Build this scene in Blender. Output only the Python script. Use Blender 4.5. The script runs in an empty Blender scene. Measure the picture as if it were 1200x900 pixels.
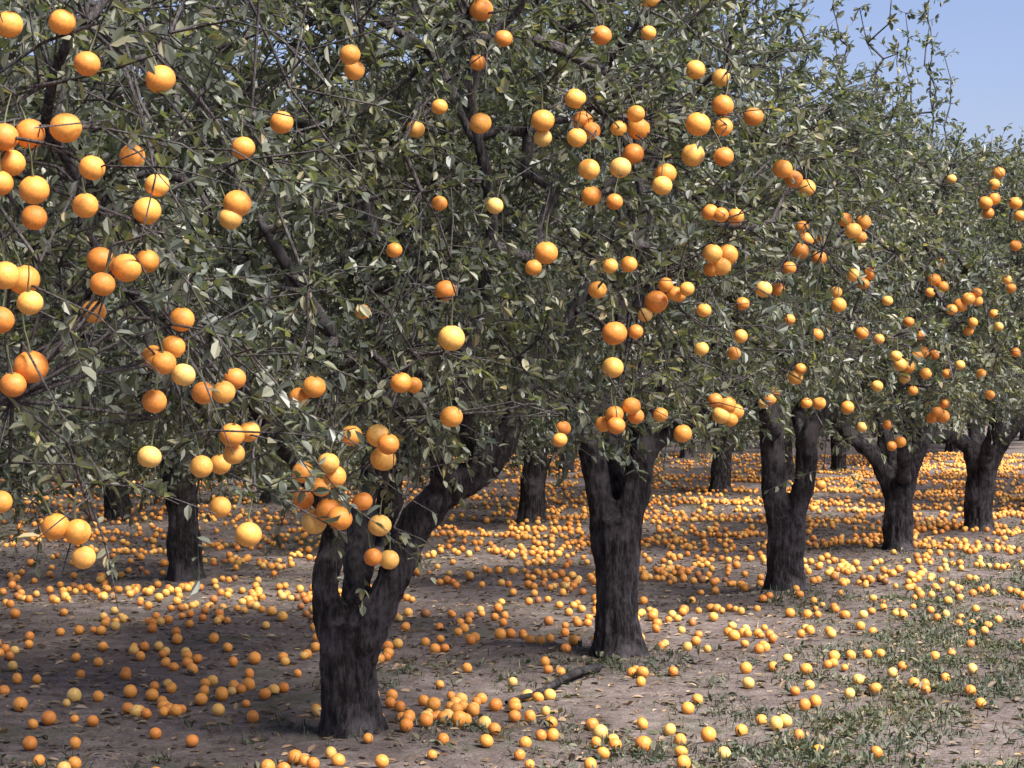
import bpy, bmesh, math, random
import numpy as np
from mathutils import Vector, noise

random.seed(7)
rng = np.random.default_rng(7)
sc = bpy.context.scene
C = sc.collection
R = math.radians

# ------------------------------------------------------------------ camera
EYE = 1.6
F = 2600.0                                   # focal length in photo pixels (photo 1200 x 900)
cam_d = bpy.data.cameras.new('camera')
cam_d.sensor_width = 36.0
cam_d.lens = 36.0 * F / 1200.0
cam_d.clip_end = 3000
cam = bpy.data.objects.new('camera', cam_d)
C.objects.link(cam)
cam.location = (0, 0, EYE)
cam.rotation_euler = (R(90), 0, 0)
sc.camera = cam

# ------------------------------------------------------------------ sky and sun
SUN_EL, SUN_AZ = 50.0, 132.0                 # azimuth clockwise from +Y (view direction)
w = bpy.data.worlds.new('World')
sc.world = w
w.use_nodes = True
nt = w.node_tree
bg = nt.nodes['Background']
sky = nt.nodes.new('ShaderNodeTexSky')
sky.sky_type = 'NISHITA'
sky.sun_disc = False
sky.sun_elevation = R(SUN_EL)
sky.sun_rotation = R(SUN_AZ)
sky.air_density = 1.0
sky.dust_density = 1.5
sky.ozone_density = 8.0
tint = nt.nodes.new('ShaderNodeMix')          # thin lavender haze colour over the whole sky
tint.data_type = 'RGBA'
tint.blend_type = 'MULTIPLY'
tint.inputs[0].default_value = 1.0
tint.inputs[7].default_value = (1.42, 1.06, 1.02, 1)
nt.links.new(sky.outputs[0], tint.inputs[6])
nt.links.new(tint.outputs[2], bg.inputs[0])
bg.inputs[1].default_value = 0.054
sun_d = bpy.data.lights.new('sun', 'SUN')
sun_d.energy = 3.8
sun_d.angle = R(24)
sun_d.color = (1.0, 0.95, 0.87)
sun = bpy.data.objects.new('sun', sun_d)
C.objects.link(sun)
sd = Vector((math.sin(R(SUN_AZ)) * math.cos(R(SUN_EL)), math.cos(R(SUN_AZ)) * math.cos(R(SUN_EL)), math.sin(R(SUN_EL))))
sun.rotation_euler = sd.to_track_quat('Z', 'Y').to_euler()
sun.location = (20, -10, 30)

sc.view_settings.view_transform = 'Standard'
sc.view_settings.look = 'None'
sc.view_settings.exposure = 1.6
sc.view_settings.gamma = 1.0
sc.render.filter_size = 2.0
try:
    sc.cycles.max_bounces = 8
    sc.cycles.use_denoising = True
except Exception:
    pass

# ------------------------------------------------------------------ materials
def new_mat(name):
    m = bpy.data.materials.new(name)
    m.use_nodes = True
    n = m.node_tree.nodes
    return m, m.node_tree, n['Principled BSDF'], n['Material Output']

def N(t, kind, **kw):
    n = t.nodes.new(kind)
    for k, v in kw.items():
        setattr(n, k, v)
    return n

def ramp(t, src, stops, interp='LINEAR'):
    r = N(t, 'ShaderNodeValToRGB')
    r.color_ramp.interpolation = interp
    e = r.color_ramp.elements
    while len(e) < len(stops):
        e.new(0.5)
    for el, (p, c) in zip(e, stops):
        el.position = p
        el.color = (*c, 1)
    t.links.new(src, r.inputs[0])
    return r.outputs[0]

def noise_tex(t, scale, detail=4, rough=0.6, vec=None):
    n = N(t, 'ShaderNodeTexNoise')
    n.inputs['Scale'].default_value = scale
    n.inputs['Detail'].default_value = detail
    n.inputs['Roughness'].default_value = rough
    if vec is not None:
        t.links.new(vec, n.inputs['Vector'])
    return n.outputs[0]

def mix(t, a, b, fac, mode='MIX'):
    m = N(t, 'ShaderNodeMix', data_type='RGBA', blend_type=mode)
    for sock, v in ((m.inputs[0], fac), (m.inputs[6], a), (m.inputs[7], b)):
        if isinstance(v, (int, float)):
            sock.default_value = v
        elif isinstance(v, tuple):
            sock.default_value = (*v, 1)
        else:
            t.links.new(v, sock)
    return m.outputs[2]

def bump(t, p, h, strength, dist):
    b = N(t, 'ShaderNodeBump')
    b.inputs['Strength'].default_value = strength
    b.inputs['Distance'].default_value = dist
    t.links.new(h, b.inputs['Height'])
    t.links.new(b.outputs[0], p.inputs['Normal'])

def leaf_material(name, stops, trans=0.34, rough=0.42):
    m, t, p, out = new_mat(name)
    g = N(t, 'ShaderNodeNewGeometry')
    col = ramp(t, g.outputs['Random Per Island'], stops)
    tc = N(t, 'ShaderNodeTexCoord')
    big = noise_tex(t, 1.3, 2, 0.5, tc.outputs['Object'])
    tone = ramp(t, big, [(0.35, (0.75, 0.8, 0.85)), (0.65, (1.2, 1.12, 0.95))])
    col = mix(t, col, tone, 1.0, 'MULTIPLY')
    t.links.new(col, p.inputs['Base Color'])
    p.inputs['Roughness'].default_value = rough
    p.inputs['Specular IOR Level'].default_value = 0.55
    tr = N(t, 'ShaderNodeBsdfTranslucent')
    tcol = mix(t, col, (1.3, 1.5, 0.5), 1.0, 'MULTIPLY')
    t.links.new(tcol, tr.inputs[0])
    ms = N(t, 'ShaderNodeMixShader')
    ms.inputs[0].default_value = trans
    t.links.new(p.outputs[0], ms.inputs[1])
    t.links.new(tr.outputs[0], ms.inputs[2])
    t.links.new(ms.outputs[0], out.inputs[0])
    return m

M_LEAF = leaf_material('citrus_leaf', [
    (0.0, (0.080, 0.095, 0.078)), (0.35, (0.118, 0.134, 0.108)), (0.7, (0.158, 0.170, 0.140)),
    (0.9, (0.210, 0.218, 0.178)), (0.97, (0.29, 0.28, 0.20)), (1.0, (0.34, 0.28, 0.16))])
M_GRASS = leaf_material('grass', [
    (0.0, (0.045, 0.062, 0.038)), (0.5, (0.075, 0.092, 0.056)), (0.8, (0.125, 0.130, 0.088)), (1.0, (0.22, 0.19, 0.13))], 0.2, 0.6)
M_LITTER = leaf_material('leaf_litter', [
    (0.0, (0.08, 0.06, 0.045)), (0.45, (0.16, 0.11, 0.08)), (0.8, (0.28, 0.20, 0.13)), (1.0, (0.40, 0.30, 0.20))], 0.1, 0.8)

def bark_material(name, dark, light, s=1.0):
    m, t, p, out = new_mat(name)
    tc = N(t, 'ShaderNodeTexCoord')
    mp = N(t, 'ShaderNodeMapping')
    mp.inputs['Scale'].default_value = (1, 1, 0.22)
    t.links.new(tc.outputs['Object'], mp.inputs[0])
    ridges = noise_tex(t, 48 * s, 8, 0.75, mp.outputs[0])
    patch = noise_tex(t, 4.5 * s, 5, 0.65, tc.outputs['Object'])
    c1 = ramp(t, ridges, [(0.40, tuple(0.28 * v for v in dark)), (0.50, tuple(0.9 * v for v in dark)), (0.60, tuple(2.3 * v for v in dark))])
    f = ramp(t, patch, [(0.48, (0, 0, 0)), (0.68, (0.8, 0.8, 0.8))])
    c = mix(t, c1, light, f)
    t.links.new(c, p.inputs['Base Color'])
    p.inputs['Roughness'].default_value = 0.9
    p.inputs['Specular IOR Level'].default_value = 0.25
    bump(t, p, ridges, 1.0, 0.035)
    return m

M_BARK = bark_material('orange_tree_bark', (0.034, 0.029, 0.031), (0.165, 0.150, 0.160))
M_TWIG = bark_material('twig_bark', (0.105, 0.092, 0.092), (0.24, 0.225, 0.22), 2.0)

def fruit_material(name, per_object):
    m, t, p, out = new_mat(name)
    if per_object:
        o = N(t, 'ShaderNodeObjectInfo')
        rnd = o.outputs['Alpha']
    else:
        g = N(t, 'ShaderNodeNewGeometry')
        rnd = g.outputs['Random Per Island']
    lo = [] if per_object else [(0.0, (0.26, 0.13, 0.06)), (0.07, (0.42, 0.17, 0.05))]
    col = ramp(t, rnd, lo + [(0.0 if per_object else 0.11, (0.66, 0.23, 0.045)), (0.35, (0.76, 0.30, 0.055)), (0.7, (0.82, 0.37, 0.075)),
                        (0.9, (0.80, 0.43, 0.10)), (1.0, (0.74, 0.48, 0.15))])
    tc = N(t, 'ShaderNodeTexCoord')
    blot = noise_tex(t, 9, 3, 0.6, tc.outputs['Object'])
    tone = ramp(t, blot, [(0.3, (0.82, 0.78, 0.75)), (0.6, (1.05, 1.05, 1.05))])
    col = mix(t, col, tone, 1.0, 'MULTIPLY')
    if not per_object:                        # fallen fruit gets scuffs and soil stains
        st = noise_tex(t, 26, 5, 0.7, tc.outputs['Object'])
        f = ramp(t, st, [(0.57, (0, 0, 0)), (0.72, (0.55, 0.55, 0.55))])
        col = mix(t, col, (0.22, 0.12, 0.06), f)
    t.links.new(col, p.inputs['Base Color'])
    p.inputs['Roughness'].default_value = 0.46
    p.inputs['Specular IOR Level'].default_value = 0.4
    pores = noise_tex(t, 420, 2, 0.5, tc.outputs['Object'])
    bump(t, p, pores, 0.25, 0.002)
    return m

M_FRUIT = fruit_material('orange_peel', True)
M_FALLEN = fruit_material('fallen_orange_peel', False)

m, t, p, out = new_mat('calyx_green')
p.inputs['Base Color'].default_value = (0.09, 0.10, 0.045, 1)
p.inputs['Roughness'].default_value = 0.7
M_STEM = m

def ground_material():
    m, t, p, out = new_mat('orchard_soil')
    tc = N(t, 'ShaderNodeTexCoord')
    v = tc.outputs['Object']
    a = noise_tex(t, 0.55, 5, 0.6, v)
    b = noise_tex(t, 6.0, 7, 0.72, v)
    c = noise_tex(t, 55.0, 5, 0.7, v)
    soil = ramp(t, b, [(0.28, (0.085, 0.066, 0.060)), (0.5, (0.175, 0.145, 0.135)), (0.72, (0.30, 0.262, 0.245))])
    wet = ramp(t, a, [(0.36, (0.72, 0.70, 0.70)), (0.64, (1.22, 1.2, 1.2))])
    soil = mix(t, soil, wet, 1.0, 'MULTIPLY')
    crumbs = ramp(t, c, [(0.3, (0.55, 0.53, 0.52)), (0.65, (1.25, 1.25, 1.25))])
    soil = mix(t, soil, crumbs, 1.0, 'MULTIPLY')
    g = noise_tex(t, 1.1, 5, 0.65, v)
    gf = ramp(t, g, [(0.54, (0, 0, 0)), (0.68, (0.75, 0.75, 0.75))])
    soil = mix(t, soil, (0.085, 0.095, 0.060), gf)
    t.links.new(soil, p.inputs['Base Color'])
    p.inputs['Roughness'].default_value = 0.95
    p.inputs['Specular IOR Level'].default_value = 0.2
    bump(t, p, c, 0.8, 0.03)
    return m
M_SOIL = ground_material()

# ------------------------------------------------------------------ helpers
def from_arrays(name, V, faces, mat, smooth=False):
    """faces: int array (n,k) or list of such arrays (each with a constant k)"""
    if not isinstance(faces, list):
        faces = [faces]
    me = bpy.data.meshes.new(name)
    V = np.asarray(V, np.float32)
    me.vertices.add(len(V))
    me.vertices.foreach_set('co', V.ravel())
    loops = np.concatenate([f.ravel() for f in faces]).astype(np.int32)
    sizes = np.concatenate([np.full(len(f), f.shape[1], np.int32) for f in faces])
    starts = np.concatenate([[0], np.cumsum(sizes)[:-1]]).astype(np.int32)
    me.loops.add(len(loops))
    me.loops.foreach_set('vertex_index', loops)
    me.polygons.add(len(sizes))
    me.polygons.foreach_set('loop_start', starts)
    me.update(calc_edges=True)
    me.polygons.foreach_set('use_smooth', np.full(len(sizes), smooth, bool))
    me.materials.append(mat)
    me.update()
    return me

def link(name, me, parent=None, loc=(0, 0, 0)):
    o = bpy.data.objects.new(name, me)
    C.objects.link(o)
    o.parent = parent
    o.location = loc
    return o

def tag(o, label, cat, group=None, kind=None):
    o['label'] = label
    o['category'] = cat
    if group:
        o['group'] = group
    if kind:
        o['kind'] = kind

def unit(a):
    return a / np.maximum(np.linalg.norm(a, axis=-1, keepdims=True), 1e-9)

def perp_frame(d):
    ref = np.where(np.abs(d[:, 2:3]) > 0.85, np.array([[1.0, 0, 0]]), np.array([[0, 0, 1.0]]))
    a = unit(np.cross(d, ref))
    return a, np.cross(d, a)

def frusta(P0, P1, R0, R1, k):
    """tapered k-sided pieces between point pairs -> verts, quads"""
    n = len(P0)
    d = unit(P1 - P0)
    a, b = perp_frame(d)
    ang = np.arange(k) * 2 * math.pi / k
    ring = np.cos(ang)[None, :, None] * a[:, None, :] + np.sin(ang)[None, :, None] * b[:, None, :]
    V = np.concatenate([P0[:, None] + ring * R0[:, None, None], P1[:, None] + ring * R1[:, None, None]], 1)
    i = np.arange(k)
    q = np.stack([i, (i + 1) % k, k + (i + 1) % k, k + i], 1)
    Fq = (np.arange(n) * 2 * k)[:, None, None] + q[None]
    return V.reshape(-1, 3), Fq.reshape(-1, 4)

def catmull(pts, step):
    """pts rows (x,y,z,r) -> resampled smooth polyline"""
    P = np.array(pts, float)
    Q = np.vstack([2 * P[0] - P[1], P, 2 * P[-1] - P[-2]])
    out = []
    for i in range(1, len(Q) - 2):
        n = max(2, int(np.linalg.norm(Q[i + 1, :3] - Q[i, :3]) / step))
        for s in np.arange(n) / n:
            a, b, c, d = Q[i - 1], Q[i], Q[i + 1], Q[i + 2]
            out.append(0.5 * ((2 * b) + (c - a) * s + (2 * a - 5 * b + 4 * c - d) * s * s + (3 * b - a - 3 * c + d) * s ** 3))
    out.append(P[-1])
    return np.array(out)

# ------------------------------------------------------------------ ground
TR = {}                                       # main-row trees: name -> (x, y)
def pxw(px, py, d):
    return np.array([(px - 600) / F * d, d, EYE - (py - 450) / F * d])
def base_of(px, py):
    d = F * EYE / (py - 450)
    return ((px - 600) / F * d, d)

ROW1 = [base_of(412, 875), base_of(724, 775), base_of(920, 700), base_of(1052, 648), base_of(1147, 625)]
TREE0 = (-2.45, 6.0)
U = np.array([0.356, 0.934])
row2_first = np.array(base_of(218, 685))
row3_first = np.array(base_of(137, 610))
BACK = []                                     # (x, y, row)
for k in range(-1, 14):
    q = row2_first + U * 3.97 * k
    BACK.append((q[0], q[1], 2))
for k in range(-1, 13):
    q = row3_first + U * 3.95 * k
    BACK.append((q[0], q[1], 3))
for k in range(-1, 9):
    q = row3_first + np.array([-4.5, 1.7]) + U * 4.0 * (k + 0.4)
    BACK.append((q[0], q[1], 4))
for k in range(2, 17):
    q = row3_first + np.array([-9.0, 3.4]) + U * 4.0 * (k + 0.1)
    BACK.append((q[0], q[1], 5))
ROW1_FAR = [(7.2, 28.3), (8.7, 32.2), (10.1, 36.0)]
TRUNKS = np.array([TREE0] + ROW1 + ROW1_FAR + [(b[0], b[1]) for b in BACK])

def ground_h(x, y):
    x = np.asarray(x, float); y = np.asarray(y, float)
    h = 0.022 * np.sin(1.7 * x + 0.6 * y) * np.cos(0.9 * y - 0.7 * x) + 0.012 * np.sin(4.1 * x - 2.3 * y) + 0.010 * np.sin(5.3 * y + 2.0 * x)
    for tx, ty in TRUNKS[:14]:
        h = h + 0.05 * np.exp(-((x - tx) ** 2 + (y - ty) ** 2) / 0.30)
    return h

def grid_axis(spans):
    out = [spans[0][0]]
    for a, b, s in spans:
        n = max(1, int(round((b - a) / s)))
        out += list(a + (b - a) * (np.arange(n) + 1) / n)
    return np.array(out)
gx = grid_axis([(-900, -40, 120), (-40, -12, 2), (-12, 12, 0.13), (12, 40, 2), (40, 900, 120)])
gy = grid_axis([(-300, -4, 40), (-4, 4, 0.5), (4, 24, 0.11), (24, 60, 0.4), (60, 120, 6), (120, 2000, 200)])
GX, GY = np.meshgrid(gx, gy)
fade = np.exp(-np.maximum(0, np.abs(GX) - 40) / 5) * np.exp(-np.maximum(0, GY - 60) / 8)
GZ = ground_h(GX, GY) * fade
fine = (np.abs(GX) < 12) & (GY > 4) & (GY < 24)
GZ = GZ + np.where(fine, rng.normal(0, 0.0045, GX.shape), 0)
nx, ny = len(gx), len(gy)
idx = np.arange(nx * ny).reshape(ny, nx)
quads = np.stack([idx[:-1, :-1], idx[:-1, 1:], idx[1:, 1:], idx[1:, :-1]], -1).reshape(-1, 4)
g = link('ground', from_arrays('ground', np.stack([GX, GY, GZ], -1).reshape(-1, 3), quads, M_SOIL, True))
g['kind'] = 'structure'
g['label'] = 'grey brown orchard soil strewn with fallen oranges'

# ------------------------------------------------------------------ hanging fruit, read off the photo: (px, py, diameter px)
HANG = {
 0: [(10,36,34),(73,33,32),(102,82,24),(188,100,36),(35,164,36),(77,157,38),(5,168,34),(13,198,34),(0,222,30),(40,230,36),(40,262,28),
     (108,204,30),(100,248,28),(172,254,34),(184,224,28),(278,245,34),(118,312,34),(148,321,36),(172,313,28),(120,340,24),(110,372,24),
     (28,335,38),(6,330,34),(35,362,26),(0,382,34),(36,437,42),(15,458,32),(213,381,30),(203,413,26),(192,432,28),(180,425,22),(215,446,20),
     (181,477,22),(238,467,24),(262,466,26),(275,450,24),(175,542,24),(272,516,30),(292,512,22),(236,553,26),(258,550,24),(274,538,20),
     (258,600,26),(291,632,32),(65,624,34),(91,630,32),(98,660,20),(0,595,20),(285,180,20),(270,262,22),(155,190,20)],
 1: [(529,403,36),(529,495,27),(412,517,26),(443,517,28),(455,527,26),(449,544,32),(385,549,26),(355,560,26),(392,565,28),(355,591,26),
     (376,577,24),(368,618,36),(398,614,34),(385,604,30),(425,594,24),(445,622,28),(437,659,22),(456,662,24),(522,347,26),(470,455,26),
     (485,458,20),(425,372,18),(487,158,22),(515,132,18),(563,151,26),(564,18,28),(590,52,22),(560,80,18),(410,70,22),(415,88,20),
     (515,245,18),(580,248,20),(368,460,28),(350,472,24),(330,150,20),(462,300,18)],
 2: [(636,148,28),(636,168,22),(674,122,26),(683,148,24),(676,168,24),(693,160,22),(725,157,20),(748,157,28),(745,140,22),(742,187,26),
     (727,203,26),(690,205,26),(693,236,24),(720,243,20),(780,210,26),(776,224,24),(818,152,30),(847,130,26),(848,155,22),(812,188,28),
     (848,190,24),(883,143,24),(815,88,24),(845,97,22),(700,346,22),(720,397,30),(745,395,16),(718,437,26),(737,316,20),(715,318,18),
     (769,360,28),(756,375,18),(795,352,18),(740,482,22),(745,494,20),(720,492,22),(707,503,20),(722,505,22),(774,492,18),(800,514,22),
     (660,508,18),(656,522,18),(835,303,24),(852,305,26),(845,318,24),(833,322,18),(640,303,28),(625,320,20),(705,48,24),(762,3,26),(760,45,18)],
 3: [(917,204,24),(930,216,22),(945,226,22),(832,255,20),(845,258,18),(862,260,20),(938,300,20),(945,278,18),(960,300,18),(990,255,18),
     (1000,268,20),(1012,258,18),(1008,275,16),(940,272,16),(958,275,16),(895,345,20),(912,345,16),(925,320,14),(983,355,18),(980,340,14),
     (1020,318,16),(1000,320,16),(1012,330,14),(957,390,16),(1010,388,16),(925,372,14),(870,362,14),(868,400,14),(822,415,16),(860,420,16),
     (902,465,16),(908,458,14),(895,470,12),(932,440,18),(938,430,14),(945,470,14),(960,470,16),(993,475,16),(1010,498,12),(962,566,12),
     (838,475,18),(852,480,22),(862,488,20),(845,492,22),(856,497,18),(790,350,16),(805,345,16),(780,340,14),(825,370,14)],
 4: [(1100,310,14),(1095,330,16),(1105,338,14),(1090,345,12),(1065,375,12),(1055,425,16),(1065,432,16),(1075,420,16),(1082,415,14),
     (1085,440,14),(1060,445,14),(1050,415,14),(1095,418,12),(1098,485,14),(1105,490,16),(1092,492,14),(1107,475,12),(1055,520,14),
     (1045,525,12),(1040,500,12),(1030,395,12),(1028,450,14),(1070,460,12),(1078,395,12),(1040,350,12),(1110,440,12)],
 5: [(1155,240,18),(1165,235,16),(1170,205,16),(1165,218,14),(1158,252,14),(1190,240,16),(1195,255,14),(1190,290,14),(1185,340,12),
     (1170,385,12),(1165,370,12),(1190,415,12),(1180,330,12),(1125,360,18),(1135,352,16),(1145,355,14),(1115,365,14),(1145,345,12),
     (1135,390,12),(1140,380,12),(1125,430,12),(1150,440,12),(1115,212,12),(1160,465,12)],
}

def lathe(profile, k):
    V = [(0, 0, profile[0][1])]
    for r, z in profile[1:-1]:
        for i in range(k):
            a = 2 * math.pi * i / k
            V.append((r * math.cos(a), r * math.sin(a), z))
    V.append((0, 0, profile[-1][1]))
    V = np.array(V)
    m = len(profile) - 2
    tri = [[0, 1 + i, 1 + (i + 1) % k] for i in range(k)]
    e = len(V) - 1
    b = 1 + (m - 1) * k
    tri += [[e, b + (i + 1) % k, b + i] for i in range(k)]
    qd = [[1 + j * k + i, 1 + (j + 1) * k + i, 1 + (j + 1) * k + (i + 1) % k, 1 + j * k + (i + 1) % k] for j in range(m - 1) for i in range(k)]
    return V, np.array(tri), np.array(qd)

def orange_profile(n, dimple=True):
    pr = []
    for j in range(n + 1):
        a = math.pi * j / n
        r, z = 0.5 * math.sin(a), 0.485 * math.cos(a)
        if dimple and j == 0:
            z -= 0.035
        if dimple and j == n:
            z += 0.02
        pr.append((r, z))
    return pr

Vo, To, Qo = lathe(orange_profile(10), 18)
ME_ORANGE = from_arrays('orange', Vo, [To, Qo], M_FRUIT, True)
# stem with a small five-lobed calyx, unit = fruit diameter
sv, sq = frusta(np.array([[0, 0, 0.44], [0.03, 0.0, 0.75], [0.10, 0.04, 1.1]]), np.array([[0.03, 0.0, 0.75], [0.10, 0.04, 1.1], [0.22, 0.02, 1.6]]),
                np.array([0.05, 0.035, 0.03]), np.array([0.035, 0.03, 0.03]), 5)
star = [(0, 0, 0.485)]
for i in range(10):
    a = math.pi * i / 5
    rr = 0.12 if i % 2 == 0 else 0.055
    star.append((rr * math.cos(a), rr * math.sin(a), 0.475))
st_t = np.array([[0, 1 + i, 1 + (i + 1) % 10] for i in range(10)]) + len(sv)
ME_STEM = from_arrays('stem', np.vstack([sv, np.array(star)]), [sq, st_t], M_STEM, False)

# ------------------------------------------------------------------ trees
def tubes_to_trunk(lines, voxel, name, seed):
    """smooth tubes fused into one continuous trunk-and-limbs surface with rough bark"""
    bm = bmesh.new()
    for L in lines:
        P = catmull(L, 0.05)
        pts, r = P[:, :3], np.maximum(P[:, 3], 0.012)
        d = np.gradient(pts, axis=0)
        d = unit(d)
        a, b = perp_frame(d)
        for i in range(1, len(a)):            # keep the frame from flipping
            v = a[i - 1] - d[i] * np.dot(a[i - 1], d[i])
            a[i] = v / max(np.linalg.norm(v), 1e-6)
            b[i] = np.cross(d[i], a[i])
        k = 12
        rings = []
        for i in range(len(pts)):
            ring = []
            for j in range(k):
                an = 2 * math.pi * j / k
                ring.append(bm.verts.new(pts[i] + r[i] * (math.cos(an) * a[i] + math.sin(an) * b[i])))
            rings.append(ring)
        for i in range(len(pts) - 1):
            for j in range(k):
                bm.faces.new((rings[i][j], rings[i][(j + 1) % k], rings[i + 1][(j + 1) % k], rings[i + 1][j]))
        bm.faces.new(rings[0][::-1])
        bm.faces.new(rings[-1])
    me = bpy.data.meshes.new('tmp')
    bm.to_mesh(me)
    bm.free()
    o = bpy.data.objects.new('tmp', me)
    C.objects.link(o)
    md = o.modifiers.new('r', 'REMESH')
    md.mode = 'VOXEL'
    md.voxel_size = voxel
    sm = o.modifiers.new('s', 'SMOOTH')
    sm.factor = 0.5
    sm.iterations = 3
    dg = bpy.context.evaluated_depsgraph_get()
    me2 = bpy.data.meshes.new_from_object(o.evaluated_get(dg))
    bpy.data.objects.remove(o)
    me2.name = name
    n = len(me2.vertices)
    co = np.empty(n * 3, np.float32); me2.vertices.foreach_get('co', co); co = co.reshape(-1, 3)
    no = np.empty(n * 3, np.float32); me2.vertex_normals.foreach_get('vector', no); no = no.reshape(-1, 3)
    off = Vector((seed * 3.1, seed * 1.7, 0))
    dsp = np.array([0.017 * noise.noise(Vector((c[0] * 24, c[1] * 24, c[2] * 4.5)) + off)
                    + 0.026 * noise.noise(Vector((c[0] * 7, c[1] * 7, c[2] * 4)) + off)
                    + 0.009 * noise.noise(Vector((c[0] * 55, c[1] * 55, c[2] * 20)) + off) for c in co.tolist()], np.float32)
    big = np.clip((co[:, 2] - 2.0) / -1.2, 0.35, 1)
    co = co + no * (dsp * big)[:, None]
    low = np.clip(1 - co[:, 2] / 0.20, 0, 1) ** 2                      # root flare, lobed round the foot
    ang = np.arctan2(co[:, 1], co[:, 0])
    flare = low * (0.022 + 0.02 * np.sin(ang * 4 + seed) + 0.012 * np.sin(ang * 7 + 2 * seed))
    co[:, 0] += np.cos(ang) * flare
    co[:, 1] += np.sin(ang) * flare
    me2.vertices.foreach_set('co', co.ravel())
    me2.polygons.foreach_set('use_smooth', np.ones(len(me2.polygons), bool))
    me2.materials.clear()
    me2.materials.append(M_BARK)
    me2.update()
    return me2

def grow(limbs, attract, rg, n_fruit=0):
    """join every attractor to the nearest wood; returns node pos, parent, radius"""
    pos, par, rad = [], [], []
    for L in limbs:
        P = catmull(L, 0.12)
        prev = -1
        for i, q in enumerate(P):
            if q[2] < 0.75:
                continue
            pos.append(q[:3]); par.append(-2 if prev < 0 else prev); rad.append(max(q[3], 0.01))
            prev = len(pos) - 1
    n0 = len(pos)
    pos = list(pos)
    base = np.array(pos)
    order = np.argsort([np.min(np.linalg.norm(base - a, axis=1)) + (100 if i >= len(attract) - n_fruit else 0) for i, a in enumerate(attract)])
    buf = np.zeros((n0 + len(attract) * 16, 3)); buf[:n0] = base
    cnt = n0
    ends = []
    cnt_wood = cnt
    for ai in order:
        a = attract[ai]
        if ai < len(attract) - n_fruit:
            cnt_wood = cnt
        dist = np.linalg.norm(buf[:cnt_wood] - a, axis=1)     # a fruit never hangs from another fruit's twig
        j = int(np.argmin(dist + np.where(np.arange(cnt_wood) < n0, 0.0, 0.05)))
        p0 = buf[j]
        L = dist[j]
        k = int(min(14, max(1, round(L / 0.16))))
        side = rg.normal(0, 0.10, 3) * L
        side[2] += 0.10 * L
        prev = j
        if ai >= len(attract) - n_fruit:
            side *= 0.5
        for s in range(1, k + 1):
            tt = s / k
            q = p0 + (a - p0) * tt + side * 4 * tt * (1 - tt) + (rg.normal(0, 0.018, 3) if s < k else 0)
            buf[cnt] = q
            par.append(prev); rad.append(0.0)
            prev = cnt
            cnt += 1
        ends.append((ai, prev))
    tips = np.zeros(cnt)
    for _, e in ends:
        tips[e] += 1
    for i in range(cnt - 1, n0 - 1, -1):
        tips[par[i]] += tips[i] if par[i] >= 0 else 0
    r = np.array(rad)
    r[n0:] = 0.0040 * np.maximum(tips[n0:], 1) ** 0.46
    return buf[:cnt], np.array(par), r, n0, dict(ends)

def leaf_mesh(P, D, Nn, Ls, Ws):
    n = len(P)
    S = np.cross(D, Nn)
    up = Nn
    def pt(u, v, h):
        return P + D * (Ls * u)[:, None] + S * (Ws * v)[:, None] + up * (Ls * h)[:, None]
    V = np.stack([pt(0, 0, 0), pt(0.32, 0.46, 0.07), pt(0.70, 0.40, 0.05), pt(1.0, 0, -0.10), pt(0.70, -0.40, 0.05), pt(0.32, -0.46, 0.07)], 1)
    q = np.array([[0, 1, 2, 3], [0, 3, 4, 5]])
    Fq = (np.arange(n) * 6)[:, None, None] + q[None]
    return V.reshape(-1, 3), Fq.reshape(-1, 4)

def crown_points(n, center, rad, zmin, rg, seed, shell=0.55):
    """attractor points in a lumpy crown"""
    out = []
    off = Vector((seed * 5.3, seed * 2.9, seed * 1.3))
    while len(out) < n:
        d = rg.normal(0, 1, 3); d /= np.linalg.norm(d)
        lump = 1.0 + 0.30 * noise.noise(Vector(d * 1.8) + off) + 0.16 * noise.noise(Vector(d * 4.5) + off)
        rr = (shell ** 3 + (1 - shell ** 3) * rg.random()) ** (1 / 3) * lump
        e = rad[:3].copy()
        e[2] = rad[2] if d[2] > 0 else rad[3]
        p = center + d * e * rr
        if p[2] < zmin + 0.22 * noise.noise(Vector((p[0] * 1.2, p[1] * 1.2, 3.0)) + off):
            continue
        if noise.noise(Vector(p * 0.9) + off) < -0.34:      # gaps between clumps
            continue
        out.append(p)
    return np.array(out)

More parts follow.
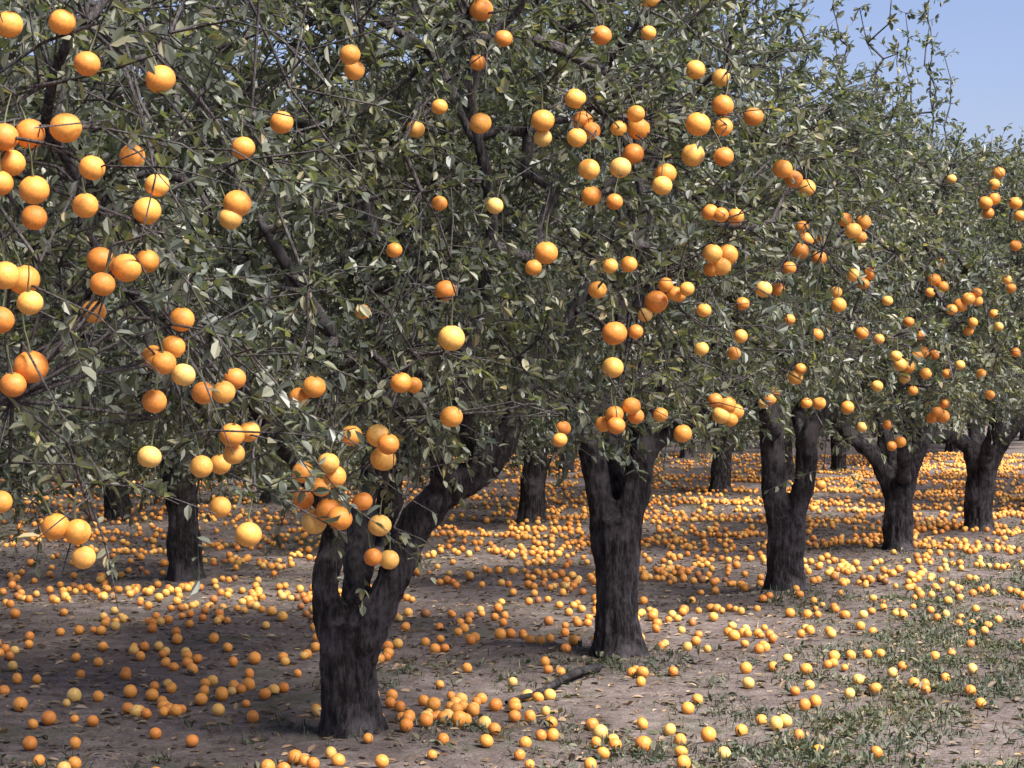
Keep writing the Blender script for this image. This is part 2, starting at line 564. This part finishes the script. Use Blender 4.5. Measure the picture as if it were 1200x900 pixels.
def build_tree_meshes(key, limbs, trunk_lines, spec, fruits, seed):
    """returns dict of meshes in local coordinates (origin at the trunk base)"""
    rg = np.random.default_rng(seed)
    trunk = tubes_to_trunk(trunk_lines + limbs, spec.get('voxel', 0.014), 'trunk', seed)
    A = crown_points(spec['n'], np.array(spec['center']), np.array(spec['rad']), spec['zmin'], rg, seed, spec.get('shell', 0.5))
    shoots = []
    for (sx, sy, sz0, sz1) in spec.get('shoots', []):
        k = max(2, int((sz1 - sz0) / 0.22))
        for i in range(k):
            shoots.append((sx + rg.normal(0, 0.03), sy + rg.normal(0, 0.03), sz0 + (sz1 - sz0) * (i + 1) / k))
    if 'extra' in spec:
        ex = spec['extra']
        A = np.vstack([A, np.array(ex[:3]) + rg.normal(0, ex[3], (ex[4], 3))])
    nA = len(A)
    fr = np.array([(f[0] + 0.22 * 0.08, f[1] + 0.02, f[2] + f[3] * 1.55) for f in fruits]) if len(fruits) else np.zeros((0, 3))
    allA = np.vstack([A] + ([np.array(shoots)] if shoots else []) + ([fr] if len(fr) else []))
    pos, par, r, n0, ends = grow(limbs, allA, rg, len(fr))
    child = np.arange(n0, len(pos))
    P0, P1 = pos[par[child]], pos[child]
    R0 = np.minimum(r[par[child]], r[child] * 1.5); R1 = r[child]
    Vb, Fb = frusta(P0, P1, R0, R1, 5)
    # fine twigs around every attractor
    TP, TD, TL, TE = [], [], [], []
    cen = np.array(spec['center'])
    lsz = spec.get('leaf', 0.075)
    per = spec.get('twigs', 8)
    sh = len(shoots)
    for i in range(len(allA)):
        isshoot = nA <= i < nA + sh
        isfruit = i >= nA + sh
        k = 4 if isshoot else (3 if isfruit else per)
        outw = allA[i] - cen
        outw = outw / max(np.linalg.norm(outw), 1e-6)
        d = rg.normal(0, 0.75, (k, 3)) + 0.55 * outw + np.array([0, 0, 0.15])
        if isshoot:
            d = rg.normal(0, 0.6, (k, 3)) + np.array([0, 0, 0.5])
        TD.append(unit(d))
        TP.append(np.repeat(allA[i][None], k, 0))
        TL.append(rg.uniform(0.06, 0.16, k) if isshoot else rg.uniform(0.18, 0.46, k))
        TE.append(np.full(k, 1 if isshoot else (2 if isfruit else 0)))
    TP, TD, TL, TE = map(np.concatenate, (TP, TD, TL, TE))
    kt = np.ones(len(TP), bool)
    for f in fruits:
        fc = np.array(f[:3]); od = np.array(f[4:7])
        for q in (0.35, 0.7, 1.0):
            v = TP + TD * (TL * q)[:, None] - fc
            tt = np.clip(v @ od, -0.02, 0.5)
            kt &= ~((np.linalg.norm(v - tt[:, None] * od, axis=1) < f[3] * 0.5 + 0.004) & (rg.random(len(TP)) < 0.85))
    TP, TD, TL, TE = TP[kt], TD[kt], TL[kt], TE[kt]
    bend = rg.normal(0, 0.25, TD.shape) + np.array([0, 0, -0.28])
    mid = TP + TD * (TL * 0.5)[:, None]
    tip = mid + unit(TD + bend) * (TL * 0.5)[:, None]
    Vt1, Ft1 = frusta(TP, mid, np.full(len(TP), 0.0034), np.full(len(TP), 0.0027), 3)
    Vt2, Ft2 = frusta(mid, tip, np.full(len(TP), 0.0027), np.full(len(TP), 0.0014), 3)
    V = np.vstack([Vb, Vt1, Vt2])
    Fq = np.vstack([Fb, Ft1 + len(Vb), Ft2 + len(Vb) + len(Vt1)])
    branches = from_arrays('branches', V, Fq, M_TWIG, True)
    # leaves along the twigs
    nl = spec.get('leaves', 9)
    bare = rg.random(len(TP)) < spec.get('bare', 0.14)
    cntl = np.where(TE == 1, 5, np.where(bare, 1, nl))
    ti = np.repeat(np.arange(len(TP)), cntl)
    s = rg.uniform(0.12, 1.0, len(ti))
    pb = np.where((s < 0.5)[:, None], TP[ti] + (mid - TP)[ti] * (2 * s)[:, None], mid[ti] + (tip - mid)[ti] * (2 * s - 1)[:, None])
    D = unit(unit((tip - TP)[ti]) * 0.7 + rg.normal(0, 0.75, (len(ti), 3)) + np.array([0, 0, -0.12]))
    Nn = rg.normal(0, 0.55, (len(ti), 3)) + np.array([0, 0, 0.9])
    Nn = unit(Nn - D * np.sum(Nn * D, 1, keepdims=True))
    Ls = lsz * rg.uniform(0.6, 1.25, len(ti))
    Ws = Ls * rg.uniform(0.42, 0.58, len(ti))
    keep = np.ones(len(ti), bool)
    c = pb + D * (Ls * 0.5)[:, None]
    for f in fruits:                          # fruit hangs clear of the leaves on its open side
        fc = np.array(f[:3]); od = np.array(f[4:7])
        v = c - fc
        tt = np.clip(v @ od, 0, 0.8)
        dist = np.linalg.norm(v - tt[:, None] * od, axis=1)
        hit = dist < f[3] * 0.5 + 0.022
        keep &= ~(hit & (rg.random(len(c)) < 0.84))
    Vl, Fl = leaf_mesh(pb[keep], D[keep], Nn[keep], Ls[keep], Ws[keep])
    crown = from_arrays('crown', Vl, Fl, M_LEAF, False)
    return dict(trunk=trunk, branches=branches, crown=crown)

def loc_line(px_pts, tree):
    """limb drawn in photo pixels at the tree's own distance -> local metres"""
    tx, ty = tree
    out = []
    for q in px_pts:
        px, py, rp = q[:3]
        dy = q[3] if len(q) > 3 else 0.0
        wv = pxw(px, py, ty)
        out.append((wv[0] - tx, dy, wv[2], rp / F * ty))
    return out

LIMBS = {
 1: dict(trunk=[[(412,890,44),(412,872,38),(411,845,34),(409,800,32),(408,765,33),(411,735,33)]],
     limbs=[[(400,765,24),(387,728,21),(381,692,17),(386,662,17),(392,625,14),(375,580,11,-0.2),(340,520,9,-0.5),(300,440,7,-0.8)],
            [(412,755,24,.02),(416,712,20,.09),(414,675,17,.16),(418,620,15,.3),(430,540,12,.6),(440,440,9,1.0),(420,320,7,1.2)],
            [(418,768,26,-.02),(441,726,23,-.03),(461,680,20,-.02),(474,636,20),(500,603,19),(540,572,20),(573,546,18),(596,510,14),(618,450,11),(655,400,9),(690,335,7)],
            [(566,552,14),(545,500,12,-.1),(540,455,12,-.2),(556,400,11,-.25),(570,335,9,-.3),(577,260,7,-.4),(560,170,5,-.5)],
            [(520,585,14,.05),(515,540,11,-.2),(480,490,10,-.6),(430,430,8,-1.0),(385,360,6,-1.2),(330,270,4,-1.2)]]),
 2: dict(trunk=[[(726,790,36),(725,772,29),(724,735,26),(723,690,25),(722,640,27),(722,606,27)]],
     limbs=[[(714,625,19),(703,575,15),(694,532,15),(685,495,13),(670,452,11),(640,400,9),(610,330,7),(590,240,5)],
            [(731,625,19),(745,565,16),(752,522,16),(746,480,12),(735,400,10),(722,310,8),(742,245,7),(760,180,5)],
            [(748,540,14),(778,510,10),(830,478,8),(870,420,6,-.3)],
            [(723,620,15,.06),(723,552,12,.2),(718,500,12,.4),(700,430,9,.8),(700,330,7,1.0)],
            [(748,500,9,-.1),(770,430,8,-.6),(790,340,6,-.9),(800,240,5,-1.0)]]),
 3: dict(trunk=[[(920,712,31),(920,698,24),(921,655,22),(921,608,22)]],
     limbs=[[(913,630,14),(907,562,15),(904,505,15),(896,470,11),(874,448,9),(886,408,8),(908,365,7),(950,325,6),(990,260,4)],
            [(929,628,13),(943,560,12),(948,512,12),(962,490,9),(988,468,8),(1015,420,6),(1020,330,5)],
            [(945,530,9,.1),(940,470,8,.4),(930,380,7,.7),(920,280,5,.8)],
            [(905,510,10,-.1),(880,470,8,-.5),(850,390,6,-.9),(830,280,5,-1.0)]]),
 4: dict(trunk=[[(1053,657,23),(1052,645,18),(1053,605,16),(1055,568,16)]],
     limbs=[[(1050,580,12),(1030,542,10),(1010,520,9),(984,494,8),(960,460,6),(950,390,5)],
            [(1058,580,12),(1068,540,10),(1085,514,8),(1100,478,6),(1115,400,5),(1110,320,4)],
            [(1055,575,10),(1052,530,8,.3),(1040,470,7,.6),(1035,380,5,.9)],
            [(1056,560,9,-.1),(1050,510,7,-.5),(1060,430,6,-.8),(1050,330,4,-.9)]]),
 5: dict(trunk=[[(1148,634,23),(1147,622,18),(1147,585,16),(1150,548,16)]],
     limbs=[[(1146,560,12),(1136,524,10),(1115,510,8),(1085,506,7),(1062,475,5),(1050,400,4)],
            [(1153,560,12),(1170,522,10),(1190,497,8),(1212,460,6),(1225,380,5)],
            [(1150,556,9,.05),(1152,510,8,.4),(1145,440,6,.7),(1140,340,5,.8)],
            [(1150,550,9,-.05),(1155,490,7,-.5),(1165,410,6,-.9),(1170,300,4,-1.0)]]),
}
def generic(seed, fork, rb):
    rg = np.random.default_rng(seed)
    a0 = rg.uniform(0, 6.28)
    lean = rg.normal(0, 0.04, 2)
    tr = [[(0, 0, -0.08, rb * 1.5), (0, 0, 0.03, rb * 1.2), (lean[0] * .4, lean[1] * .4, fork * .5, rb), (lean[0], lean[1], fork, rb * 1.02)]]
    lm = []
    for i in range(4):
        a = a0 + i * 1.57 + rg.normal(0, .2)
        c, s = math.cos(a), math.sin(a)
        k = rg.uniform(.85, 1.15)
        lm.append([(lean[0], lean[1], fork - .12, rb * .6), (lean[0] + c * .16, lean[1] + s * .16, fork + .25, rb * .55),
                   (c * .38 * k, s * .38 * k, fork + .6, rb * .45), (c * .75 * k, s * .75 * k, fork + 1.05, rb * .33),
                   (c * 1.05 * k, s * 1.05 * k, fork + 1.6, rb * .22)])
    return tr, lm

SPECS = {
 0: dict(n=440, center=(0, 0, 2.55), rad=(1.85, 1.75, 1.75, 2.1), zmin=1.22, leaf=0.046, leaves=13, twigs=10, bare=0.26, shell=0.4),
 1: dict(n=520, center=(-0.12, -0.05, 2.7), rad=(1.95, 1.85, 1.95, 2.1), zmin=1.42, extra=(0.0, 0.3, 3.2, 0.36, 45), voxel=0.010, leaf=0.050, leaves=12, twigs=10, bare=0.20, shell=0.45),
 2: dict(n=390, center=(-0.22, -0.1, 2.55), rad=(1.8, 1.85, 1.35, 2.1), zmin=1.54, voxel=0.011, leaf=0.052, leaves=12, twigs=10, bare=0.18),
 3: dict(n=350, center=(0.0, -0.1, 2.5), rad=(1.85, 1.85, 1.08, 2.1), zmin=1.5, leaf=0.056, leaves=11, twigs=10, bare=0.16,
         shoots=[(x, y, 3.1, z) for x, y, z in zip(np.linspace(-1.3, 1.0, 22).tolist(), [.3, -.2, .1, -.4, .4, 0] * 4, [4.3, 4.0, 4.5, 3.9, 4.6, 4.2, 4.4, 3.8, 4.5, 4.1, 4.3] * 2)]),
 4: dict(n=350, center=(0, -0.1, 2.6), rad=(1.9, 1.9, 1.22, 2.1), zmin=1.36, leaf=0.060, leaves=10, twigs=10, bare=0.15,
         shoots=[(-.9, 0, 3.6, 4.8), (-.5, .2, 3.7, 4.9), (0.05, -.2, 3.7, 5.1), (.35, .2, 3.7, 5.3), (.45, -.1, 3.6, 4.7), (-.2, .3, 3.7, 4.6)]),
 5: dict(n=350, center=(0, -0.1, 2.6), rad=(1.9, 1.9, 1.40, 2.1), zmin=1.36, leaf=0.062, leaves=10, twigs=10, bare=0.15,
         shoots=[(-.7, 0, 3.7, 4.4), (.6, .1, 3.7, 4.5)]),
 6: dict(n=430, center=(0, 0, 2.45), rad=(2.1, 2.05, 2.6, 2.1), zmin=0.88, leaf=0.070, leaves=9, twigs=9, voxel=0.02),
 7: dict(n=330, center=(0, 0, 2.3), rad=(2.1, 2.05, 1.7, 2.1), zmin=0.62, leaf=0.074, leaves=9, twigs=9, voxel=0.02),
}

def fruit_places():
    """each photographed fruit goes to the crown surface its line of sight meets first"""
    out = {k: [] for k in range(6)}
    trees = [TREE0] + ROW1
    rg = np.random.default_rng(100)
    for own in HANG:
        for px, py, dm in HANG[own]:
            ray = pxw(px, py, 1.0) - np.array([0, 0, EYE])
            best = None
            for key in range(6):
                sp, tree = SPECS[key], trees[key]
                cen = np.array(sp['center']) + np.array([tree[0], tree[1], 0])
                o = np.array([0, 0, EYE]) - cen
                zr = sp['rad'][2] if (EYE + ray[2] * tree[1] - cen[2]) > 0 else sp['rad'][3]
                e = np.array([sp['rad'][0], sp['rad'][1], zr]) * 1.1
                A_, B_, C_ = np.sum((ray / e) ** 2), 2 * np.sum(ray * o / e ** 2), np.sum((o / e) ** 2) - 1
                disc = B_ * B_ - 4 * A_ * C_
                if disc > 0:
                    d = (-B_ - math.sqrt(disc)) / (2 * A_)
                elif key == own:
                    d = -B_ / (2 * A_)
                else:
                    continue
                if best is None or d < best[0]:
                    best = (d, key)
            d, key = best
            d += rg.uniform(-0.05, 0.2)
            if own == 0 and key == 1 and py < 500:
                d = min(d, 8.4)
            size = min(max(dm * d / F, 0.058), 0.098)
            tree = trees[key]
            wp = np.array([0, 0, EYE]) + ray * d
            toc = unit((np.array([0, 0, EYE]) - wp)[None])[0]
            out[key].append((wp[0] - tree[0], wp[1] - tree[1], wp[2], size, toc[0], toc[1], toc[2]))
    return out

def plant(name, label, meshes, xy, rot=0.0, fruits=(), scale=1.0, group='orange trees of the orchard'):
    e = bpy.data.objects.new(name, None)
    C.objects.link(e)
    e.empty_display_size = 0.3
    e.location = (xy[0], xy[1], float(ground_h(xy[0], xy[1])) - 0.05)
    e.rotation_euler = (0, 0, rot)
    e.scale = (scale,) * 3
    tag(e, label, 'tree', group)
    link('trunk', meshes['trunk'], e)
    b = link('branches', meshes['branches'], e); b['kind'] = 'stuff'
    c = link('crown', meshes['crown'], e); c['kind'] = 'stuff'
    for f in fruits:
        o = link('orange', ME_ORANGE, e, f[:3])
        s = f[3]
        o.scale = (s, s, s * random.uniform(0.93, 1.0))
        o.rotation_euler = (random.uniform(-.3, .3), random.uniform(-.3, .3), random.uniform(0, 6.28))
        o.color = (1, 1, 1, random.random())
        link('stem', ME_STEM, o)
    return e

LABELS1 = {
 1: 'old orange tree with very low fork and thick limb leaning towards its neighbour',
 2: 'orange tree with stout straight trunk splitting into a tight upright V',
 3: 'orange tree with two parallel upright limbs and a narrow slit between them',
 4: 'orange tree with slim trunk opening into wide curved fork, tall thin shoots on top',
 5: 'orange tree with slim trunk and a limb arching sideways like a hook',
}
MESH = {}
FR = fruit_places()
fr0 = FR[0]
tr, lm = generic(11, 0.8, 0.13)
MESH[0] = build_tree_meshes(0, lm, tr, SPECS[0], fr0, 50)
plant('orange_tree', 'orange tree whose large ripe fruit hang low over dark shaded soil, trunk unseen', MESH[0], TREE0, 0, fr0)
for k in range(1, 6):
    xy = ROW1[k - 1]
    fr = FR[k]
    tl = [loc_line(L, xy) for L in LIMBS[k]['trunk']]
    ll = [loc_line(L, xy) for L in LIMBS[k]['limbs']]
    MESH[k] = build_tree_meshes(k, ll, tl, SPECS[k], fr, 50 + k)
    plant('orange_tree', LABELS1[k], MESH[k], xy, 0, fr)
tr, lm = generic(21, 1.05, 0.135)
MESH[6] = build_tree_meshes(6, lm, tr, SPECS[6], [], 60)
tr, lm = generic(33, 1.15, 0.135)
MESH[7] = build_tree_meshes(7, lm, tr, SPECS[7], [], 61)
for i, xy in enumerate(ROW1_FAR):
    plant('orange_tree', ('first', 'second', 'third')[i] + ' leafy orange tree continuing the row past the hooked limb', MESH[(4, 5, 3)[i]], xy, 2.1 + i)
ORD = ['first', 'second', 'third', 'fourth', 'fifth', 'sixth', 'seventh', 'eighth', 'ninth', 'tenth', 'eleventh', 'twelfth', 'thirteenth', 'fourteenth', 'fifteenth']
ROWLAB = {2: '%s orange tree along the row directly behind the forked trunks',
          3: '%s low skirted orange tree along the third row back',
          4: '%s dense orange tree along the fourth row back',
          5: '%s far orange tree along the row closing the grove'}
UNIQ = {(2, 1): 'orange tree with slim dark trunk rising from a bare shaded patch of soil',
        (2, 3): 'orange tree with short dark trunk seen beneath the leaning limb',
        (2, 5): 'orange tree with thin dark trunk standing in the thick carpet of oranges',
        (3, 1): 'orange tree with dark trunk behind the bare shaded patch'}
seen = {}
for i, (x, y, row) in enumerate(BACK):
    j = seen.get(row, 0); seen[row] = j + 1
    mk = 6 if row == 2 else 7
    plant('orange_tree', UNIQ.get((row, j), ROWLAB[row] % ORD[j]), MESH[mk], (x, y), 0.9 + 2.4 * i, (), random.uniform(0.94, 1.08))

# ------------------------------------------------------------------ fallen oranges
def dens(x, y):
    """fruit per square metre on the ground: thick under and between the rows, thin on the grassy headland"""
    u = x * U[1] - y * U[0]                  # distance across the rows
    u1 = ROW1[1][0] * U[1] - ROW1[1][1] * U[0]
    s = u - u1                               # 0 on the main row, negative behind it
    base = np.where(s < 0, 1.0, np.exp(-(np.maximum(s, 0) / 1.4) ** 2))
    far = np.clip((y - 5) / 7, 1.5, 2.4)
    return 13.0 * base * far * np.clip(1 + (s + 4) / 5, 0.4, 1)
NF = 110000
fx = rng.uniform(-9, 14, NF); fy = rng.uniform(6.5, 50, NF)
area = 23 * 43.5 / NF
cl = np.array([noise.noise(Vector((a * 1.15, b * 0.75, 0))) + 0.6 * noise.noise(Vector((a * 3.1, b * 2.2, 5))) for a, b in zip(fx.tolist(), fy.tolist())])
prob = dens(fx, fy) * area * np.clip(0.8 + 2.6 * cl, 0.12, 3.2)
inview = (np.abs(fx) < 0.26 * fy + 0.9)
ok = (rng.random(NF) < prob) & inview
for tx, ty in TRUNKS[:12]:
    ok &= (fx - tx) ** 2 + (fy - ty) ** 2 > 0.23 ** 2
fx, fy = fx[ok], fy[ok]
fs = rng.normal(0.060, 0.007, len(fx)).clip(0.043, 0.078)
# keep pieces apart (a simple grid relaxation is enough)
keepf = np.ones(len(fx), bool)
cell = {}
for i in range(len(fx)):
    key = (int(fx[i] / 0.1), int(fy[i] / 0.1))
    for a in (-1, 0, 1):
        for b in (-1, 0, 1):
            for j in cell.get((key[0] + a, key[1] + b), ()):
                if (fx[i] - fx[j]) ** 2 + (fy[i] - fy[j]) ** 2 < (0.5 * (fs[i] + fs[j]) * 0.97) ** 2:
                    keepf[i] = False
    if keepf[i]:
        cell.setdefault(key, []).append(i)
fx, fy, fs = fx[keepf], fy[keepf], fs[keepf]
fz = ground_h(fx, fy) + fs * 0.44
pxx = 600 + F * fx / fy; pyy = 450 + F * (EYE - fz) / fy
vis = (pxx > -4) & (pxx < 1204) & (pyy < 905)
# hidden straight behind a big trunk
for k in range(5):
    tx, ty = ROW1[k]
    vis &= ~((np.abs(pxx - (600 + F * tx / ty)) < 0.13 * F / ty) & (fy > ty))
order = np.argsort(np.where(vis, fy, 1e9))
near = order[:300]
rest = np.setdiff1d(np.arange(len(fx)), near)
print('fallen oranges', len(fx), 'in view', int(vis.sum()))
ME_FALLEN = []
for i in range(4):
    V2 = Vo.copy()
    V2[:, 2] *= (0.97, 0.93, 1.0, 0.9)[i]
    V2[:, 0] *= (1.0, 1.03, 0.97, 1.02)[i]
    ME_FALLEN.append(from_arrays('fallen_orange', V2, [To, Qo], M_FRUIT, True))
TNAME = {0: 'in the dark shade under the tree with large low fruit',
         1: 'near the foot of the low forked leaning tree',
         2: 'near the foot of the tight upright V trunk',
         3: 'near the foot of the trunk with parallel limbs'}
BETWEEN = {0: 'on open soil beside the low forked leaning tree', 1: 'on open soil between the leaning tree and the V trunk',
           2: 'on open soil between the V trunk and the parallel limbs', 3: 'on open soil beyond the trunk with parallel limbs'}
TONES = [('deep orange', 0.12), ('orange', 0.5), ('pale yellowish', 0.95)]
near_trees = np.array([TREE0] + ROW1[:3])
STICK = np.array([(-0.03, 11.0), (0.18, 11.7), (0.47, 12.2)])
for i in near:
    o = link('fallen_orange', random.choice(ME_FALLEN), None, (fx[i], fy[i], fz[i]))
    o.scale = (fs[i],) * 3
    o.rotation_euler = tuple(rng.uniform(-1.6, 1.6, 3))
    dd = np.hypot(near_trees[:, 0] - fx[i], near_trees[:, 1] - fy[i])
    j = int(np.argmin(dd))
    sdist = np.min(np.hypot(STICK[:, 0] - fx[i], STICK[:, 1] - fy[i]))
    if sdist < 0.4:
        where = 'lying beside the dead branch'
    elif fx[i] * U[1] - fy[i] * U[0] - (ROW1[1][0] * U[1] - ROW1[1][1] * U[0]) > 1.1:
        where = 'lying in the short grass beside the row'
    elif dd[j] < 1.0:
        where = TNAME[j]
    else:
        al = fx[i] * U[0] + fy[i] * U[1]
        ks = [ROW1[q][0] * U[0] + ROW1[q][1] * U[1] for q in range(3)]
        where = BETWEEN[sum(al > v for v in ks)]
    nb = np.sum(np.hypot(fx - fx[i], fy - fy[i]) < 0.12) - 1
    clump = 'lone' if nb == 0 else ('paired' if nb == 1 else 'clustered')
    tn = TONES[rng.choice(3, p=[0.3, 0.5, 0.2])]
    o.color = (1, 1, 1, tn[1] + rng.uniform(-0.05, 0.05))
    tag(o, clump + ' ' + tn[0] + (' fruit ' if tn[0] == 'pale yellowish' else ' fruit ') + where, 'orange', clump + ' ' + tn[0] + ' fallen fruit ' + where)
# the others as one mass
VV, TT, QQ, base_i = [], [], [], 0
for sel, (pn, pk) in ((fy[rest] < 18, (6, 12)), (fy[rest] >= 18, (5, 8))):
    ids = rest[sel]
    Vs, Ts, Qs = lathe(orange_profile(pn, False), pk)
    n = len(ids)
    ax = rng.uniform(0.9, 1.05, (n, 1, 3))
    VV.append(((Vs[None] * ax * fs[ids][:, None, None]) + np.stack([fx[ids], fy[ids], fz[ids]], 1)[:, None, :]).reshape(-1, 3))
    offs = base_i + (np.arange(n) * len(Vs))[:, None, None]
    TT.append((Ts[None] + offs).reshape(-1, 3)); QQ.append((Qs[None] + offs).reshape(-1, 4))
    base_i += n * len(Vs)
o = link('fallen_oranges', from_arrays('fallen_oranges', np.vstack(VV), [np.vstack(TT), np.vstack(QQ)], M_FALLEN, True))
tag(o, 'carpet of fallen oranges spreading back under the tree rows', 'fallen fruit', None, 'stuff')

# ------------------------------------------------------------------ leaf litter, grass, sticks
n = 42000
lx = rng.uniform(-6, 9, n); ly = rng.uniform(7, 34, n)
k = (np.abs(lx) < 0.26 * ly + 0.8)
lx, ly = lx[k], ly[k]; n = len(lx)
D = rng.normal(0, 1, (n, 3)); D[:, 2] *= 0.18; D = unit(D)
Nn = rng.normal(0, 0.3, (n, 3)) + np.array([0, 0, 1.0]); Nn = unit(Nn - D * np.sum(Nn * D, 1, keepdims=True))
Ls = rng.uniform(0.025, 0.07, n)
Vl, Fl = leaf_mesh(np.stack([lx, ly, ground_h(lx, ly) + 0.008], 1), D, Nn, Ls, Ls * 0.45)
o = link('leaf_litter', from_arrays('leaf_litter', Vl, Fl, M_LITTER, False))
tag(o, 'dry brown leaves scattered over the orchard soil', 'leaf litter', None, 'stuff')

def grass_amount(x, y):
    u = x * U[1] - y * U[0]
    u1 = ROW1[1][0] * U[1] - ROW1[1][1] * U[0]
    s = u - u1
    a = np.clip((s - 0.5) / 1.2, 0, 1) * 0.9            # the headland beside the main row
    for gx_, gy_, r_, v_ in [(-0.42, 9.9, .35, .8), (-0.28, 12.0, .5, .5), (0.55, 12.6, .42, .9), (2.0, 16.2, .6, .5), (-1.1, 9.7, .4, .35), (3.7, 20.8, .6, .4), (0.1, 10.4, .3, .5), (-1.5, 9.0, .6, .3)]:
        a = np.maximum(a, v_ * np.exp(-((x - gx_) ** 2 + (y - gy_) ** 2) / r_ ** 2))
    return a
n = 400000
lx = rng.uniform(-3.5, 9, n); ly = rng.uniform(8, 30, n)
k = (np.abs(lx) < 0.26 * ly + 0.6)
lx, ly = lx[k], ly[k]
cl = np.array([noise.noise(Vector((a * 1.6, b * 0.9, 9))) + 0.7 * noise.noise(Vector((a * 5, b * 3.5, 2))) for a, b in zip(lx.tolist(), ly.tolist())])
ga = grass_amount(lx, ly) * np.clip(0.5 + 1.6 * cl, 0.06, 1)
k = rng.random(len(lx)) < ga
lx, ly = lx[k], ly[k]; n = len(lx)
h = rng.uniform(0.02, 0.07, n)
B = np.stack([lx, ly, ground_h(lx, ly) - 0.005], 1)
tilt = rng.normal(0, 0.45, (n, 3)); tilt[:, 2] = 1; tilt = unit(tilt)
sd_ = rng.normal(0, 1, (n, 3)); sd_[:, 2] = 0; sd_ = unit(sd_) * 0.0035
curl = rng.normal(0, 0.5, (n, 3)); curl[:, 2] = 0.5; curl = unit(tilt + curl * 0.8)
M1 = B + tilt * (h * 0.55)[:, None]
T1 = M1 + curl * (h * 0.5)[:, None]
Vg = np.stack([B - sd_, B + sd_, M1 + sd_ * 0.8, M1 - sd_ * 0.8, T1], 1).reshape(-1, 3)
b0 = (np.arange(n) * 5)[:, None]
o = link('grass', from_arrays('grass', Vg, [b0 + np.array([[0, 1, 2, 3]]), b0 + np.array([[3, 2, 4]])], M_GRASS, False))
tag(o, 'short sparse green grass growing beside the tree row', 'grass', None, 'stuff')
print('grass', n)
# broad-leaved weeds between the grass
k = rng.choice(n, min(n, 2600), replace=False)
wx = np.repeat(lx[k], 5) + rng.normal(0, 0.03, 5 * len(k)); wy = np.repeat(ly[k], 5) + rng.normal(0, 0.03, 5 * len(k))
nw = len(wx)
D = rng.normal(0, 0.8, (nw, 3)); D[:, 2] = rng.uniform(0.05, 0.9, nw); D = unit(D)
Nn = rng.normal(0, 0.3, (nw, 3)) + np.array([0, 0, 1.0]); Nn = unit(Nn - D * np.sum(Nn * D, 1, keepdims=True))
Ls = rng.uniform(0.02, 0.055, nw)
Vl, Fl = leaf_mesh(np.stack([wx, wy, ground_h(wx, wy) + rng.uniform(0, 0.02, nw)], 1), D, Nn, Ls, Ls * 0.5)
o = link('weeds', from_arrays('weeds', Vl, Fl, M_GRASS, False))
tag(o, 'low broad-leaved green weeds growing among the grass', 'weeds', None, 'stuff')

def stick(pts, r, label):
    P = catmull([(*q, r) for q in pts], 0.06)
    z = ground_h(P[:, 0], P[:, 1])
    P[:, 2] += z
    rr = np.linspace(r, r * 0.35, len(P))
    P[:, 0] += rng.normal(0, 0.006, len(P))
    V, Q = frusta(P[:-1, :3], P[1:, :3], rr[:-1], rr[1:], 6)
    s = link('fallen_branch', from_arrays('fallen_branch', V, Q, M_BARK, True))
    tag(s, label, 'branch')
d0 = F * EYE / (828 - 450); d1 = F * EYE / (788 - 450)
a = pxw(592, 828, d0); b = pxw(700, 790, d1)
stick([(b[0], b[1], .025), (.6 * b[0] + .4 * a[0], .6 * b[1] + .4 * a[1], .05), (a[0], a[1], .02)], 0.028, 'dark dead branch lying on the soil before the V trunk')
